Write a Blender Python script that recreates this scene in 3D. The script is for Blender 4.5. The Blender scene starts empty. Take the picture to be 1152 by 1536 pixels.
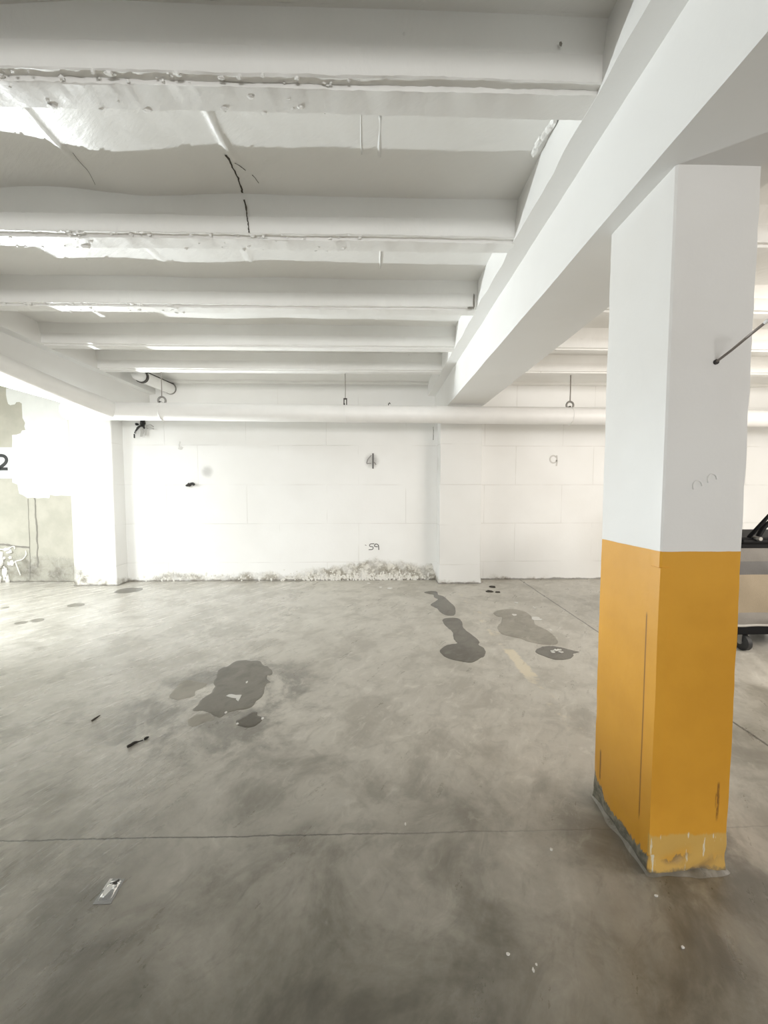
import bpy, bmesh, math, random
from mathutils import Vector, Matrix, noise
random.seed(7)
SC = bpy.context.scene
COL = SC.collection
R = math.radians

# ------------------------------------------------------------------ camera
F_PX, CX, CY, EYE = 577.0, 576.0, 768.0, 1.40
YAW, PITCH = math.atan(14 / 577), math.atan(32 / 577)
cam = bpy.data.cameras.new('camera')
cam.sensor_fit = 'HORIZONTAL'; cam.sensor_width = 36.0
cam.lens = F_PX / 1152 * 36.0
cam.clip_start = 0.05
co = bpy.data.objects.new('camera', cam); COL.objects.link(co)
co.location = (0, 0, EYE); co.rotation_euler = (math.pi / 2 - PITCH, 0, -YAW)
SC.camera = co
FW = Vector((math.sin(YAW) * math.cos(PITCH), math.cos(YAW) * math.cos(PITCH), -math.sin(PITCH)))
RT = Vector((math.cos(YAW), -math.sin(YAW), 0)); UP = RT.cross(FW)
def ray(x, y): return FW + RT * ((x - CX) / F_PX) - UP * ((y - CY) / F_PX)
def at_z(x, y, z=0.0):
    d = ray(x, y); t = (z - EYE) / d.z; return Vector((d.x * t, d.y * t, z))
def at_y(x, y, Y):
    d = ray(x, y); t = Y / d.y; return Vector((d.x * t, Y, EYE + d.z * t))
def at_x(x, y, X):
    d = ray(x, y); t = X / d.x; return Vector((X, d.y * t, EYE + d.z * t))

# ------------------------------------------------------------------ node helper
class NT:
    def __init__(s, name):
        s.m = bpy.data.materials.new(name); s.m.use_nodes = True
        s.t = s.m.node_tree; s.t.nodes.clear()
        s.out = s.t.nodes.new('ShaderNodeOutputMaterial')
        s.b = s.t.nodes.new('ShaderNodeBsdfPrincipled')
        s.t.links.new(s.b.outputs[0], s.out.inputs[0])
        s._pos = None
    def set(s, sock, v):
        if isinstance(v, bpy.types.NodeSocket): s.t.links.new(v, sock)
        elif isinstance(v, (tuple, list)) and sock.type == 'RGBA' and len(v) == 3: sock.default_value = (*v, 1)
        else: sock.default_value = v
    def inp(s, **k):
        for n, v in k.items(): s.set(s.b.inputs[n.replace('_', ' ')], v)
    def pos(s):
        if s._pos is None:
            g = s.t.nodes.new('ShaderNodeNewGeometry'); x = s.t.nodes.new('ShaderNodeSeparateXYZ')
            s.t.links.new(g.outputs['Position'], x.inputs[0]); s._pos = (g.outputs['Position'], *x.outputs)
        return s._pos
    def opos(s):
        g = s.t.nodes.new('ShaderNodeTexCoord'); return g.outputs['Object']
    def math(s, op, a, b=0.0, c=0.0, clamp=False):
        n = s.t.nodes.new('ShaderNodeMath'); n.operation = op; n.use_clamp = clamp
        s.set(n.inputs[0], a); s.set(n.inputs[1], b); s.set(n.inputs[2], c); return n.outputs[0]
    def step(s, v, a, b, t0=0.0, t1=1.0):
        n = s.t.nodes.new('ShaderNodeMapRange'); n.interpolation_type = 'SMOOTHSTEP'
        s.set(n.inputs['Value'], v); s.set(n.inputs['From Min'], a); s.set(n.inputs['From Max'], b)
        s.set(n.inputs['To Min'], t0); s.set(n.inputs['To Max'], t1); return n.outputs['Result']
    def scale(s, vec, sc, rot=(0, 0, 0), loc=(0, 0, 0)):
        if any(rot):                                  # turn first, then stretch along the turned axes
            r = s.t.nodes.new('ShaderNodeMapping'); s.set(r.inputs['Vector'], vec); r.inputs['Rotation'].default_value = rot; vec = r.outputs[0]
        n = s.t.nodes.new('ShaderNodeMapping'); s.set(n.inputs['Vector'], vec)
        n.inputs['Scale'].default_value = sc; n.inputs['Location'].default_value = loc
        return n.outputs[0]
    def noise(s, vec, sc, det=4.0, rough=0.55, dist=0.0):
        n = s.t.nodes.new('ShaderNodeTexNoise'); s.set(n.inputs['Vector'], vec)
        n.inputs['Scale'].default_value = sc; n.inputs['Detail'].default_value = det
        n.inputs['Roughness'].default_value = rough; n.inputs['Distortion'].default_value = dist
        return n.outputs[0]
    def voro(s, vec, sc, rnd=1.0):
        n = s.t.nodes.new('ShaderNodeTexVoronoi'); s.set(n.inputs['Vector'], vec); n.inputs['Scale'].default_value = sc
        n.inputs['Randomness'].default_value = rnd
        return n.outputs['Distance'], n.outputs['Color']
    def mix(s, f, a, b, mode='MIX'):
        n = s.t.nodes.new('ShaderNodeMix'); n.data_type = 'RGBA'; n.blend_type = mode
        s.set(n.inputs['Factor'], f); s.set(n.inputs[6], a); s.set(n.inputs[7], b); return n.outputs[2]
    def ramp(s, f, stops, interp='LINEAR'):
        n = s.t.nodes.new('ShaderNodeValToRGB'); s.set(n.inputs[0], f); e = n.color_ramp.elements
        n.color_ramp.interpolation = interp
        while len(e) > 1: e.remove(e[-1])
        for i, (p, c) in enumerate(stops):
            q = e[0] if i == 0 else e.new(p)
            q.position = p; q.color = (c, c, c, 1) if isinstance(c, (int, float)) else (*c, 1)
        return n.outputs[0]
    def combine(s, x, y, z):
        n = s.t.nodes.new('ShaderNodeCombineXYZ'); s.set(n.inputs[0], x); s.set(n.inputs[1], y); s.set(n.inputs[2], z); return n.outputs[0]
    def bump(s, h, strength=0.3, dist=0.01, normal=None):
        n = s.t.nodes.new('ShaderNodeBump'); n.inputs['Strength'].default_value = strength; n.inputs['Distance'].default_value = dist
        s.set(n.inputs['Height'], h)
        if normal is not None: s.set(n.inputs['Normal'], normal)
        s.t.links.new(n.outputs[0], s.b.inputs['Normal']); return n.outputs[0]
    # 1 inside the box lo..hi along one coordinate, soft edge e
    def band(s, v, lo, hi, e):
        return s.math('MULTIPLY', s.step(v, lo - e, lo + e), s.step(v, hi - e, hi + e, 1.0, 0.0))

def plain(name, col, rough=0.5, metal=0.0, bump=0.0, bsc=60.0, spec=0.5):
    n = NT(name); P = n.opos()
    v = n.noise(P, bsc * 0.3)
    n.inp(Base_Color=n.mix(n.math('MULTIPLY', v, 0.35), col, tuple(c * 0.7 for c in col)), Roughness=rough, Metallic=metal)
    n.b.inputs['Specular IOR Level'].default_value = spec
    if bump: n.bump(n.noise(P, bsc), bump, 0.004)
    return n.m

WHITE = (0.87, 0.868, 0.848)
# -- white painted concrete of the ceiling
def mat_ceiling():
    n = NT('white_painted_concrete'); P, X, Y, Z = n.pos()
    a = n.noise(P, 1.3, 3); b = n.noise(P, 14, 5, 0.65)
    c = n.mix(n.step(a, 0.35, 0.7), WHITE, (0.825, 0.818, 0.792))
    d, col = n.voro(P, 9.0)
    sp = n.math('MULTIPLY', n.step(d, 0.035, 0.06, 1, 0), n.step(n.noise(P, 2.3, 2), 0.60, 0.66))
    c = n.mix(sp, c, (0.14, 0.12, 0.10))
    n.inp(Base_Color=c, Roughness=0.42)
    n.b.inputs['Specular IOR Level'].default_value = 0.45
    st = n.noise(n.scale(P, (3, 14, 3), (0, 0, R(35))), 2.0, 4)
    h = n.math('ADD', n.math('MULTIPLY', b, 0.5), n.math('MULTIPLY', st, 0.7))
    n.bump(h, 0.35, 0.012)
    return n.m
def mat_beam():
    n = NT('white_painted_beam'); P, X, Y, Z = n.pos()
    a = n.noise(P, 1.1, 3)
    c = n.mix(n.step(a, 0.35, 0.7), (0.825, 0.825, 0.81), (0.785, 0.78, 0.76))
    d, col = n.voro(n.scale(P, (1, 1, 1)), 7.0)
    sp = n.math('MULTIPLY', n.step(d, 0.03, 0.05, 1, 0), n.step(n.noise(P, 1.7, 2), 0.62, 0.68))
    c = n.mix(sp, c, (0.3, 0.28, 0.25))
    n.inp(Base_Color=c, Roughness=0.55)
    n.bump(n.noise(P, 18, 5, 0.6), 0.12, 0.008)
    return n.m
# -- back wall: painted blocks, rising damp with salt crust, bare plaster at the far end
def mat_wall():
    n = NT('painted_block_wall'); P, X, Y, Z = n.pos()
    a = n.noise(P, 0.9, 3); f = n.noise(P, 30, 5, 0.65)
    c = n.mix(n.step(a, 0.3, 0.7), (0.87, 0.872, 0.86), (0.82, 0.818, 0.80))
    pl = n.noise(P, 3.0, 5, 0.6)
    bare = n.mix(n.step(pl, 0.35, 0.65), (0.50, 0.48, 0.41), (0.43, 0.415, 0.35))
    isb = n.step(X, -4.45, -4.35, 1, 0)
    # block joints
    br = n.t.nodes.new('ShaderNodeTexBrick')
    n.set(br.inputs['Vector'], n.combine(n.math('ADD', X, 0.25), n.math('ADD', Z, 0.31), 0.0))
    br.inputs['Scale'].default_value = 1.0; br.inputs['Brick Width'].default_value = 1.22; br.inputs['Row Height'].default_value = 0.60
    br.inputs['Mortar Size'].default_value = 0.006; br.inputs['Mortar Smooth'].default_value = 0.6; br.offset = 0.4
    jm = n.math('MULTIPLY', br.outputs['Fac'], n.step(n.noise(P, 1.6, 3), 0.38, 0.62))
    jm = n.math('MULTIPLY', jm, n.math('SUBTRACT', 1.0, isb))
    c = n.mix(n.math('MULTIPLY', jm, 0.30), c, (0.45, 0.43, 0.39))
    c = n.mix(isb, c, bare)
    # damp height along x
    xr = n.math('DIVIDE', n.math('ADD', X, 6.0), 12.0)
    def px(x): return (x + 6) / 12
    prof = n.ramp(xr, [(0, .46), (px(-5), .42), (px(-4.5), .34), (px(-3.9), .10), (px(-3.5), .08), (px(-3.1), .17), (px(-2.6), .10), (px(-2.0), .15), (px(-1.3), .13),
                       (px(-0.6), .24), (px(-0.05), .36), (px(0.4), .29), (px(0.9), .26), (px(0.96), .05), (px(1.9), .05), (px(2.6), .03), (1, .02)])
    wob = n.math('MULTIPLY', n.math('SUBTRACT', n.noise(P, 5.0, 6, 0.7), 0.5), 0.30)
    t = n.math('SUBTRACT', n.math('ADD', prof, wob), Z)
    dm = n.step(t, -0.015, 0.07)
    g = n.noise(P, 10, 8, 0.72, 0.6)
    salt = n.step(g, 0.42, 0.62)
    dampc = n.mix(salt, (0.30, 0.275, 0.225), (0.70, 0.68, 0.62))
    dampc = n.mix(n.math('MULTIPLY', isb, 0.75), dampc, n.mix(n.step(pl, 0.4, 0.6), (0.17, 0.16, 0.13), (0.33, 0.315, 0.265)))
    big = n.step(n.noise(P, 4.5, 3), 0.35, 0.6)
    dm2 = n.math('MULTIPLY', dm, n.math('ADD', n.math('MULTIPLY', big, 0.6), 0.4))
    c = n.mix(dm2, c, dampc)
    # dark line where the wall meets the floor
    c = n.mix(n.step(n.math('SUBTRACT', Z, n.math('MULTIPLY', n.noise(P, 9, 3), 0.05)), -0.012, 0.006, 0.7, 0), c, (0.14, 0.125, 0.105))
    n.inp(Base_Color=c, Roughness=0.6)
    h = n.math('SUBTRACT', n.math('MULTIPLY', f, 0.25), n.math('MULTIPLY', jm, 0.5))
    h = n.math('ADD', h, n.math('MULTIPLY', n.math('MULTIPLY', dm, g), 2.5))
    n.bump(h, 0.45, 0.012)
    return n.m
# -- floor
def floor_nodes(n, wet=False):
    P, X, Y, Z = n.pos()
    a = n.noise(P, 0.55, 4, 0.6); b = n.noise(P, 2.4, 6, 0.65, 0.4); f = n.noise(P, 45, 5, 0.7)
    st = n.noise(n.scale(P, (1.6, 8, 1), (0, 0, R(-58))), 1.6, 5, 0.6)
    c = n.mix(n.step(a, 0.3, 0.7), (0.455, 0.43, 0.38), (0.40, 0.375, 0.33))
    c = n.mix(n.step(b, 0.36, 0.56, 0.75, 0.0), c, (0.27, 0.25, 0.21))
    m2 = n.noise(n.scale(P, (1, 1.7, 1), (0, 0, R(-50))), 6.5, 6, 0.68, 0.8)
    c = n.mix(n.step(m2, 0.34, 0.50, 0.5, 0.0), c, (0.26, 0.245, 0.21))
    c = n.mix(n.step(m2, 0.54, 0.70, 0, 0.5), c, (0.57, 0.545, 0.49))
    c = n.mix(n.step(b, 0.58, 0.74, 0, 0.55), c, (0.54, 0.515, 0.46))
    c = n.mix(n.step(st, 0.50, 0.72, 0, 0.35), c, (0.52, 0.50, 0.455))
    c = n.mix(n.math('MULTIPLY', f, 0.35), c, (0.27, 0.25, 0.215))
    # light falloff painted in: aisle darkened, bays brightened; the aisle's brown is tyre dirt
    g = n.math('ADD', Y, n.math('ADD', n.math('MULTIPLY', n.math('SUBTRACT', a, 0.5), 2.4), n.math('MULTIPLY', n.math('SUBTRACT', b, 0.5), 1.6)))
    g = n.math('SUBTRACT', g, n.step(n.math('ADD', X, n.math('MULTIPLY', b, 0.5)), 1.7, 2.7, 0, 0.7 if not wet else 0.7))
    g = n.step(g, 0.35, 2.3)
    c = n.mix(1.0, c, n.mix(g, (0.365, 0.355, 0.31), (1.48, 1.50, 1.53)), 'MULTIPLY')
    return c, a, b, f, st, (P, X, Y, Z)
def mat_floor():
    n = NT('worn_concrete_floor')
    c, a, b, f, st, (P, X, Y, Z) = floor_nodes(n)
    # worn parking stripe
    w = n.math('MULTIPLY', n.math('SUBTRACT', n.noise(P, 14, 4, 0.7), 0.5), 0.09)
    sx = n.band(n.math('ADD', X, w), 1.13, 1.225, 0.012)
    sy = n.math('ADD', n.band(Y, 2.80, 3.30, 0.03), n.math('MULTIPLY', n.band(Y, 2.05, 5.4, 0.15), n.step(n.noise(P, 5, 5, 0.7), 0.53, 0.63, 0, 0.55)), clamp=True)
    c = n.mix(n.math('MULTIPLY', n.math('MULTIPLY', sx, sy), 0.75), c, (0.86, 0.77, 0.59))
    # sawn joints
    wy = n.math('MULTIPLY', n.math('SUBTRACT', n.noise(P, 4.0, 8, 0.7), 0.5), 0.034)
    j1 = n.math('ABSOLUTE', n.math('SUBTRACT', n.math('ADD', Y, wy), n.math('SUBTRACT', 1.497, n.math('MULTIPLY', X, 0.003))))
    j1 = n.math('MULTIPLY', n.step(j1, 0.0012, 0.005, 1, 0), n.step(X, -0.6, 0.9, 1.0, 0.25))
    j2 = n.math('ABSOLUTE', n.math('SUBTRACT', n.math('ADD', X, n.math('MULTIPLY', wy, 0.5)), n.math('ADD', 2.10, n.math('MULTIPLY', Y, 0.031))))
    j2 = n.step(j2, 0.004, 0.012, 1, 0)
    j = n.math('MAXIMUM', j1, j2)
    c = n.mix(n.math('MULTIPLY', j, 0.75), c, (0.06, 0.055, 0.045))
    # oily halo round the standing water
    def blob(x, y, r):
        dx = n.math('SUBTRACT', X, x); dy = n.math('SUBTRACT', Y, y)
        d = n.math('SQRT', n.math('ADD', n.math('MULTIPLY', dx, dx), n.math('MULTIPLY', dy, dy)))
        return n.step(n.math('ADD', n.math('DIVIDE', d, r), n.math('SUBTRACT', n.noise(P, 6, 5, 0.7), 0.5)), 0.55, 1.0, 1, 0)
    bl = n.math('MAXIMUM', blob(-1.0, 2.55, 0.75), blob(1.3, 1.2, 0.42))
    c = n.mix(n.math('MULTIPLY', n.math('MULTIPLY', bl, n.step(b, 0.42, 0.60, 1, 0)), 0.6), c, (0.13, 0.12, 0.10))
    n.inp(Base_Color=c)
    sc_ = n.noise(n.scale(P, (3.0, 34, 1), (0, 0, R(-66))), 2.2, 6, 0.7)
    pol = n.math('MULTIPLY', n.step(n.math('ADD', X, n.math('MULTIPLY', n.math('SUBTRACT', b, 0.5), 1.6)), -1.35, -0.75, 1, 0), n.step(Y, 0.9, 1.3))
    c = n.mix(n.math('MULTIPLY', pol, n.step(sc_, 0.56, 0.70, 0, 0.8)), c, (0.60, 0.59, 0.56))  # scuff streaks paled to paint in the glints on the polished patch
    c = n.mix(n.math('MULTIPLY', pol, n.step(sc_, 0.30, 0.42, 0.6, 0.0)), c, (0.12, 0.115, 0.10))
    n.inp(Base_Color=c)
    rg = n.math('ADD', n.step(st, 0.3, 0.7, 0.22, 0.40), n.math('MULTIPLY', f, 0.10))
    n.inp(Roughness=n.math('SUBTRACT', rg, n.math('MULTIPLY', pol, 0.14)))
    n.b.inputs['Specular IOR Level'].default_value = 0.8
    h = n.math('ADD', n.math('MULTIPLY', f, 0.25), n.math('MULTIPLY', st, 0.8))
    h = n.math('SUBTRACT', h, n.math('MULTIPLY', j, 0.8))
    h = n.math('ADD', h, n.math('MULTIPLY', n.math('ADD', n.math('MULTIPLY', pol, 1.6), 0.25), sc_))
    n.bump(h, 0.22, 0.012)
    return n.m
def mat_water(name, dark, rough=0.10):
    n = NT(name)
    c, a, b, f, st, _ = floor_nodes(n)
    n.inp(Base_Color=n.mix(1.0, c, (dark, dark * 0.985, dark * 0.95), 'MULTIPLY'), Roughness=rough)
    n.b.inputs['IOR'].default_value = 1.33
    n.b.inputs['Specular IOR Level'].default_value = 0.42
    return n.m
# -- pillar: white above, yellow below, scuffed at the foot
def mat_pillar():
    n = NT('yellow_and_white_paint'); P, X, Y, Z = n.pos()
    a = n.noise(P, 1.5, 3); f = n.noise(P, 28, 5, 0.65)
    white = n.mix(n.step(a, 0.35, 0.7), (0.81, 0.807, 0.79), (0.775, 0.765, 0.742))
    yel = n.mix(n.step(n.noise(P, 2.6, 4), 0.35, 0.7), (0.73, 0.365, 0.036), (0.65, 0.315, 0.028))
    zz = n.math('ADD', Z, n.math('MULTIPLY', n.math('SUBTRACT', n.noise(P, 12, 3), 0.5), 0.006))
    c = n.mix(n.step(zz, 1.186, 1.189, 1, 0), white, yel)
    sp, _ = n.voro(P, 13)
    c = n.mix(n.math('MULTIPLY', n.step(sp, 0.03, 0.05, 1, 0), n.step(n.noise(P, 3, 2), 0.60, 0.64)), c, (0.25, 0.23, 0.20))
    nz = n.noise(n.scale(P, (26, 26, 4)), 1.0, 5, 0.7)
    front = n.step(Y, 1.310, 1.318, 1, 0)           # face towards the aisle
    # scuffed paler band at the foot of the front face
    low = n.math('MULTIPLY', n.step(n.math('ADD', Z, n.math('MULTIPLY', nz, 0.05)), 0.165, 0.178, 1, 0), front)
    c = n.mix(n.math('MULTIPLY', low, 0.60), c, (0.60, 0.44, 0.155))
    drip = n.math('MULTIPLY', low, n.step(n.noise(n.scale(P, (60, 60, 10)), 1.0, 3), 0.64, 0.69))
    c = n.mix(drip, c, (0.72, 0.66, 0.5))
    # bare concrete where the paint has gone from the side face
    hgt = n.math('ADD', 0.055, n.math('MULTIPLY', n.step(Y, 1.55, 1.68), 0.075))
    barez = n.math('ADD', n.math('SUBTRACT', Z, hgt), n.math('MULTIPLY', n.math('SUBTRACT', nz, 0.5), 0.15))
    side = n.math('SUBTRACT', 1.0, front)
    bare = n.math('MULTIPLY', n.step(barez, -0.004, 0.004, 1, 0), side)
    c = n.mix(bare, c, n.mix(n.step(f, 0.4, 0.6), (0.13, 0.125, 0.10), (0.27, 0.255, 0.20)))
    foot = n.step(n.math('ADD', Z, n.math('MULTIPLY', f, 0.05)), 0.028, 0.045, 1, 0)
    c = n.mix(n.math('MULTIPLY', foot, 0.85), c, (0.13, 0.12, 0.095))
    # rust scars
    def scar(x0, x1, z0, z1):
        return n.math('MULTIPLY', n.math('MULTIPLY', n.band(X, x0, x1, 0.002), n.band(Z, z0, z1, 0.01)), n.math('MULTIPLY', front, n.step(nz, 0.36, 0.42)))
    sc = n.math('MAXIMUM', scar(1.243, 1.2515, 0.20, 0.34), scar(1.238, 1.2525, 0.25, 0.30))
    def scar2(y0, y1, z0, z1):
        return n.math('MULTIPLY', n.math('MULTIPLY', n.band(Y, y0, y1, 0.002), n.band(Z, z0, z1, 0.01)), n.math('MULTIPLY', side, n.step(nz, 0.42, 0.5)))
    sc = n.math('MAXIMUM', sc, n.math('MAXIMUM', scar2(1.615, 1.625, 0.12, 0.25), scar2(1.365, 1.371, 0.15, 0.95)))
    c = n.mix(n.math('MULTIPLY', sc, 0.8), c, (0.20, 0.085, 0.02))
    n.inp(Base_Color=c, Roughness=n.step(Z, 1.18, 1.19, 0.42, 0.40))
    n.bump(n.math('SUBTRACT', n.math('MULTIPLY', f, 0.4), n.math('MULTIPLY', bare, 1.5)), 0.22, 0.008)
    return n.m

M = dict(
    ceiling=mat_ceiling(), beam=mat_beam(), wall=mat_wall(), floor=mat_floor(), pillar=mat_pillar(),
    water=mat_water('standing_water', 0.40, 0.07), damp=mat_water('damp_concrete', 0.66, 0.30), damp2=mat_water('small_damp_spot', 0.45, 0.35), wet=mat_water('wet_dark_concrete', 0.32, 0.12),
    pipe=plain('white_pipe_lagging', (0.90, 0.895, 0.88), 0.45, 0, 0.15, 20),
    patch=plain('fresh_white_paint', (0.86, 0.875, 0.865), 0.5, 0, 0.15, 30),
    numpatch=plain('flat_white_paint', (0.84, 0.84, 0.83), 0.5),
    black=plain('black_paint', (0.022, 0.022, 0.022), 0.5),
    greyink=plain('faded_grey_paint', (0.15, 0.145, 0.14), 0.6),
    faint=plain('ghosted_grey_paint', (0.66, 0.645, 0.62), 0.6),
    smudge=plain('grey_smudge', (0.73, 0.725, 0.70), 0.6),
    crack=plain('dark_crack', (0.085, 0.075, 0.06), 0.9),
    groove=plain('shallow_groove', (0.26, 0.245, 0.215), 0.9),
    seam=plain('plaster_seam', (0.84, 0.84, 0.825), 0.4, 0, 0.3, 40),
    crust=plain('salt_crust', (0.82, 0.805, 0.76), 0.8, 0, 0.6, 90),
    steel=plain('dull_steel', (0.33, 0.32, 0.30), 0.42, 0.8),
    darksteel=plain('dark_steel', (0.07, 0.065, 0.06), 0.5, 0.5),
    rod=plain('painted_steel_rod', (0.30, 0.27, 0.245), 0.5, 0.2),
    rubber=plain('black_rubber', (0.018, 0.018, 0.018), 0.6),
    blackmetal=plain('black_metal', (0.005, 0.005, 0.0055), 0.6, spec=0.12),
    greyfab=plain('grey_canvas', (0.21, 0.195, 0.175), 0.85, 0, 0.5, 160),
    darkfab=plain('slate_canvas', (0.13, 0.125, 0.12), 0.85, 0, 0.5, 160),
    beigefab=plain('beige_canvas', (0.30, 0.245, 0.17), 0.85, 0, 0.5, 160),
    hem=plain('pale_hem', (0.40, 0.385, 0.35), 0.8),
    flake=plain('white_paint_chip', (0.86, 0.85, 0.82), 0.6),
    leaf=plain('dry_dark_leaf', (0.05, 0.042, 0.03), 0.8),
    twig=plain('black_twig', (0.02, 0.017, 0.014), 0.7),
    foil=plain('silver_foil', (0.40, 0.40, 0.40), 0.4, 0.3, 0.2, 120),
    strip=plain('grey_torn_strip', (0.42, 0.41, 0.39), 0.5),
    plasticw=plain('white_plastic', (0.85, 0.85, 0.84), 0.3),
    roomwall=plain('plain_white_wall', (0.80, 0.78, 0.74), 0.6, 0, 0.1, 12),
    greywall=plain('bare_grey_wall', (0.42, 0.40, 0.37), 0.7, 0, 0.1, 12),
    ground=plain('street_concrete', (0.5, 0.49, 0.46), 0.8),
)
def mat_blister():
    n = NT('clear_plastic'); n.inp(Base_Color=(0.80, 0.81, 0.82), Roughness=0.10)
    n.b.inputs['Transmission Weight'].default_value = 0.85; n.b.inputs['IOR'].default_value = 1.45
    return n.m
M['blister'] = mat_blister()

# ------------------------------------------------------------------ mesh helpers
class MB:
    def __init__(s): s.v = []; s.f = []
    def add(s, vs, fs):
        o = len(s.v); s.v += [tuple(p) for p in vs]; s.f += [tuple(i + o for i in f) for f in fs]; return s
    def box(s, a, b):
        (x0, y0, z0), (x1, y1, z1) = a, b
        return s.add([(x0, y0, z0), (x1, y0, z0), (x1, y1, z0), (x0, y1, z0), (x0, y0, z1), (x1, y0, z1), (x1, y1, z1), (x0, y1, z1)],
                     [(0, 3, 2, 1), (4, 5, 6, 7), (0, 1, 5, 4), (1, 2, 6, 5), (2, 3, 7, 6), (3, 0, 4, 7)])
    def tube(s, pts, r, n=12, cap=True):
        pts = [Vector(p) for p in pts]; rs = r if isinstance(r, (list, tuple)) else [r] * len(pts)
        vs, fs = [], []; prev = None
        for i, p in enumerate(pts):
            t = (pts[min(i + 1, len(pts) - 1)] - pts[max(i - 1, 0)]).normalized()
            if prev is None:
                u = t.orthogonal().normalized()
            else:
                u = (prev - t * prev.dot(t)).normalized()
            prev = u; w = t.cross(u)
            for k in range(n):
                a = 2 * math.pi * k / n; vs.append(p + (u * math.cos(a) + w * math.sin(a)) * rs[i])
        for i in range(len(pts) - 1):
            for k in range(n):
                k2 = (k + 1) % n
                fs.append((i * n + k, i * n + k2, (i + 1) * n + k2, (i + 1) * n + k))
        if cap:
            fs.append(tuple(range(n - 1, -1, -1))); fs.append(tuple(range((len(pts) - 1) * n, len(pts) * n)))
        return s.add(vs, fs)
    def grid(s, nu, nv, fn):
        vs = [fn(i / nu, j / nv) for j in range(nv + 1) for i in range(nu + 1)]
        fs = [(j * (nu + 1) + i, j * (nu + 1) + i + 1, (j + 1) * (nu + 1) + i + 1, (j + 1) * (nu + 1) + i) for j in range(nv) for i in range(nu)]
        return s.add(vs, fs)
    def blob(s, c, r, sq=(1, 1, 1), seed=0.0, amp=0.35, n=7):
        vs, fs = [], []
        for i in range(1, n):
            th = math.pi * i / n
            for k in range(n + 2):
                a = 2 * math.pi * k / (n + 2)
                d = Vector((math.sin(th) * math.cos(a), math.sin(th) * math.sin(a), math.cos(th)))
                q = 1 + amp * noise.noise(d * 1.7 + Vector((seed * 3.1, seed, -seed * 1.7)))
                vs.append((c[0] + d.x * r * q * sq[0], c[1] + d.y * r * q * sq[1], c[2] + d.z * r * q * sq[2]))
        m = n + 2
        for i in range(n - 2):
            for k in range(m):
                fs.append((i * m + k, (i + 1) * m + k, (i + 1) * m + (k + 1) % m, i * m + (k + 1) % m))
        fs.append(tuple(range(m))); fs.append(tuple(range((n - 2) * m + m - 1, (n - 2) * m - 1, -1)))
        return s.add(vs, fs)
    def build(s, name, mat, parent=None, origin=None, smooth=False, fix=True):
        o3 = Vector(origin) if origin is not None else Vector((0, 0, 0))
        me = bpy.data.meshes.new(name)
        base = Vector((0, 0, 0))
        if parent is not None:
            p = parent
            while p is not None: base += p.location; p = p.parent
        off = base + o3 if parent is not None else o3
        me.from_pydata([tuple(Vector(v) - off) for v in s.v], [], s.f); me.update()
        if fix:
            bm = bmesh.new(); bm.from_mesh(me); bmesh.ops.recalc_face_normals(bm, faces=bm.faces); bm.to_mesh(me); bm.free()
        if smooth:
            for p in me.polygons: p.use_smooth = True
        me.materials.append(mat)
        ob = bpy.data.objects.new(name, me); COL.objects.link(ob)
        ob.location = o3
        if parent is not None: ob.parent = parent
        return ob
def sharp(ob, ang=35):
    me = ob.data
    bm = bmesh.new(); bm.from_mesh(me)
    for e in bm.edges:
        if len(e.link_faces) == 2 and e.calc_face_angle(0) > R(ang): e.smooth = False
    for f in bm.faces: f.smooth = True
    bm.to_mesh(me); bm.free(); return ob
def bevel(ob, w, seg=2):
    m = ob.modifiers.new('bevel', 'BEVEL'); m.width = w; m.segments = seg; m.limit_method = 'ANGLE'; return ob
def tag(o, label=None, cat=None, group=None, kind=None):
    if label: o['label'] = label
    if cat: o['category'] = cat
    if group: o['group'] = group
    if kind: o['kind'] = kind
    return o
def struct(o, label=None): return tag(o, label, None, None, 'structure')
def empty(name, loc):
    o = bpy.data.objects.new(name, None); COL.objects.link(o); o.location = loc; o.empty_display_size = 0.1; return o
def catmull(pts, k=5, closed=True):
    out = []; n = len(pts)
    rng = range(n) if closed else range(n - 1)
    for i in rng:
        g = (lambda j: pts[j % n]) if closed else (lambda j: pts[max(0, min(n - 1, j))])
        p0, p1, p2, p3 = g(i - 1), g(i), g(i + 1), g(i + 2)
        for q in range(k):
            t = q / k
            out.append(0.5 * ((2 * p1) + (p2 - p0) * t + (2 * p0 - 5 * p1 + 4 * p2 - p3) * t * t + (3 * p1 - p0 - 3 * p2 + p3) * t ** 3))
    if not closed: out.append(pts[-1])
    return out
# a flat outline with a little thickness, nrm = which way it faces
def slab(name, pts, nrm, th, mat, parent=None, origin=None):
    nrm = Vector(nrm); n = len(pts); mb = MB()
    mb.add(list(pts) + [p + nrm * th for p in pts], [tuple(range(n, 2 * n)), tuple(range(n - 1, -1, -1))] + [(i, (i + 1) % n, n + (i + 1) % n, n + i) for i in range(n)])
    return mb.build(name, mat, parent, origin)
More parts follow.
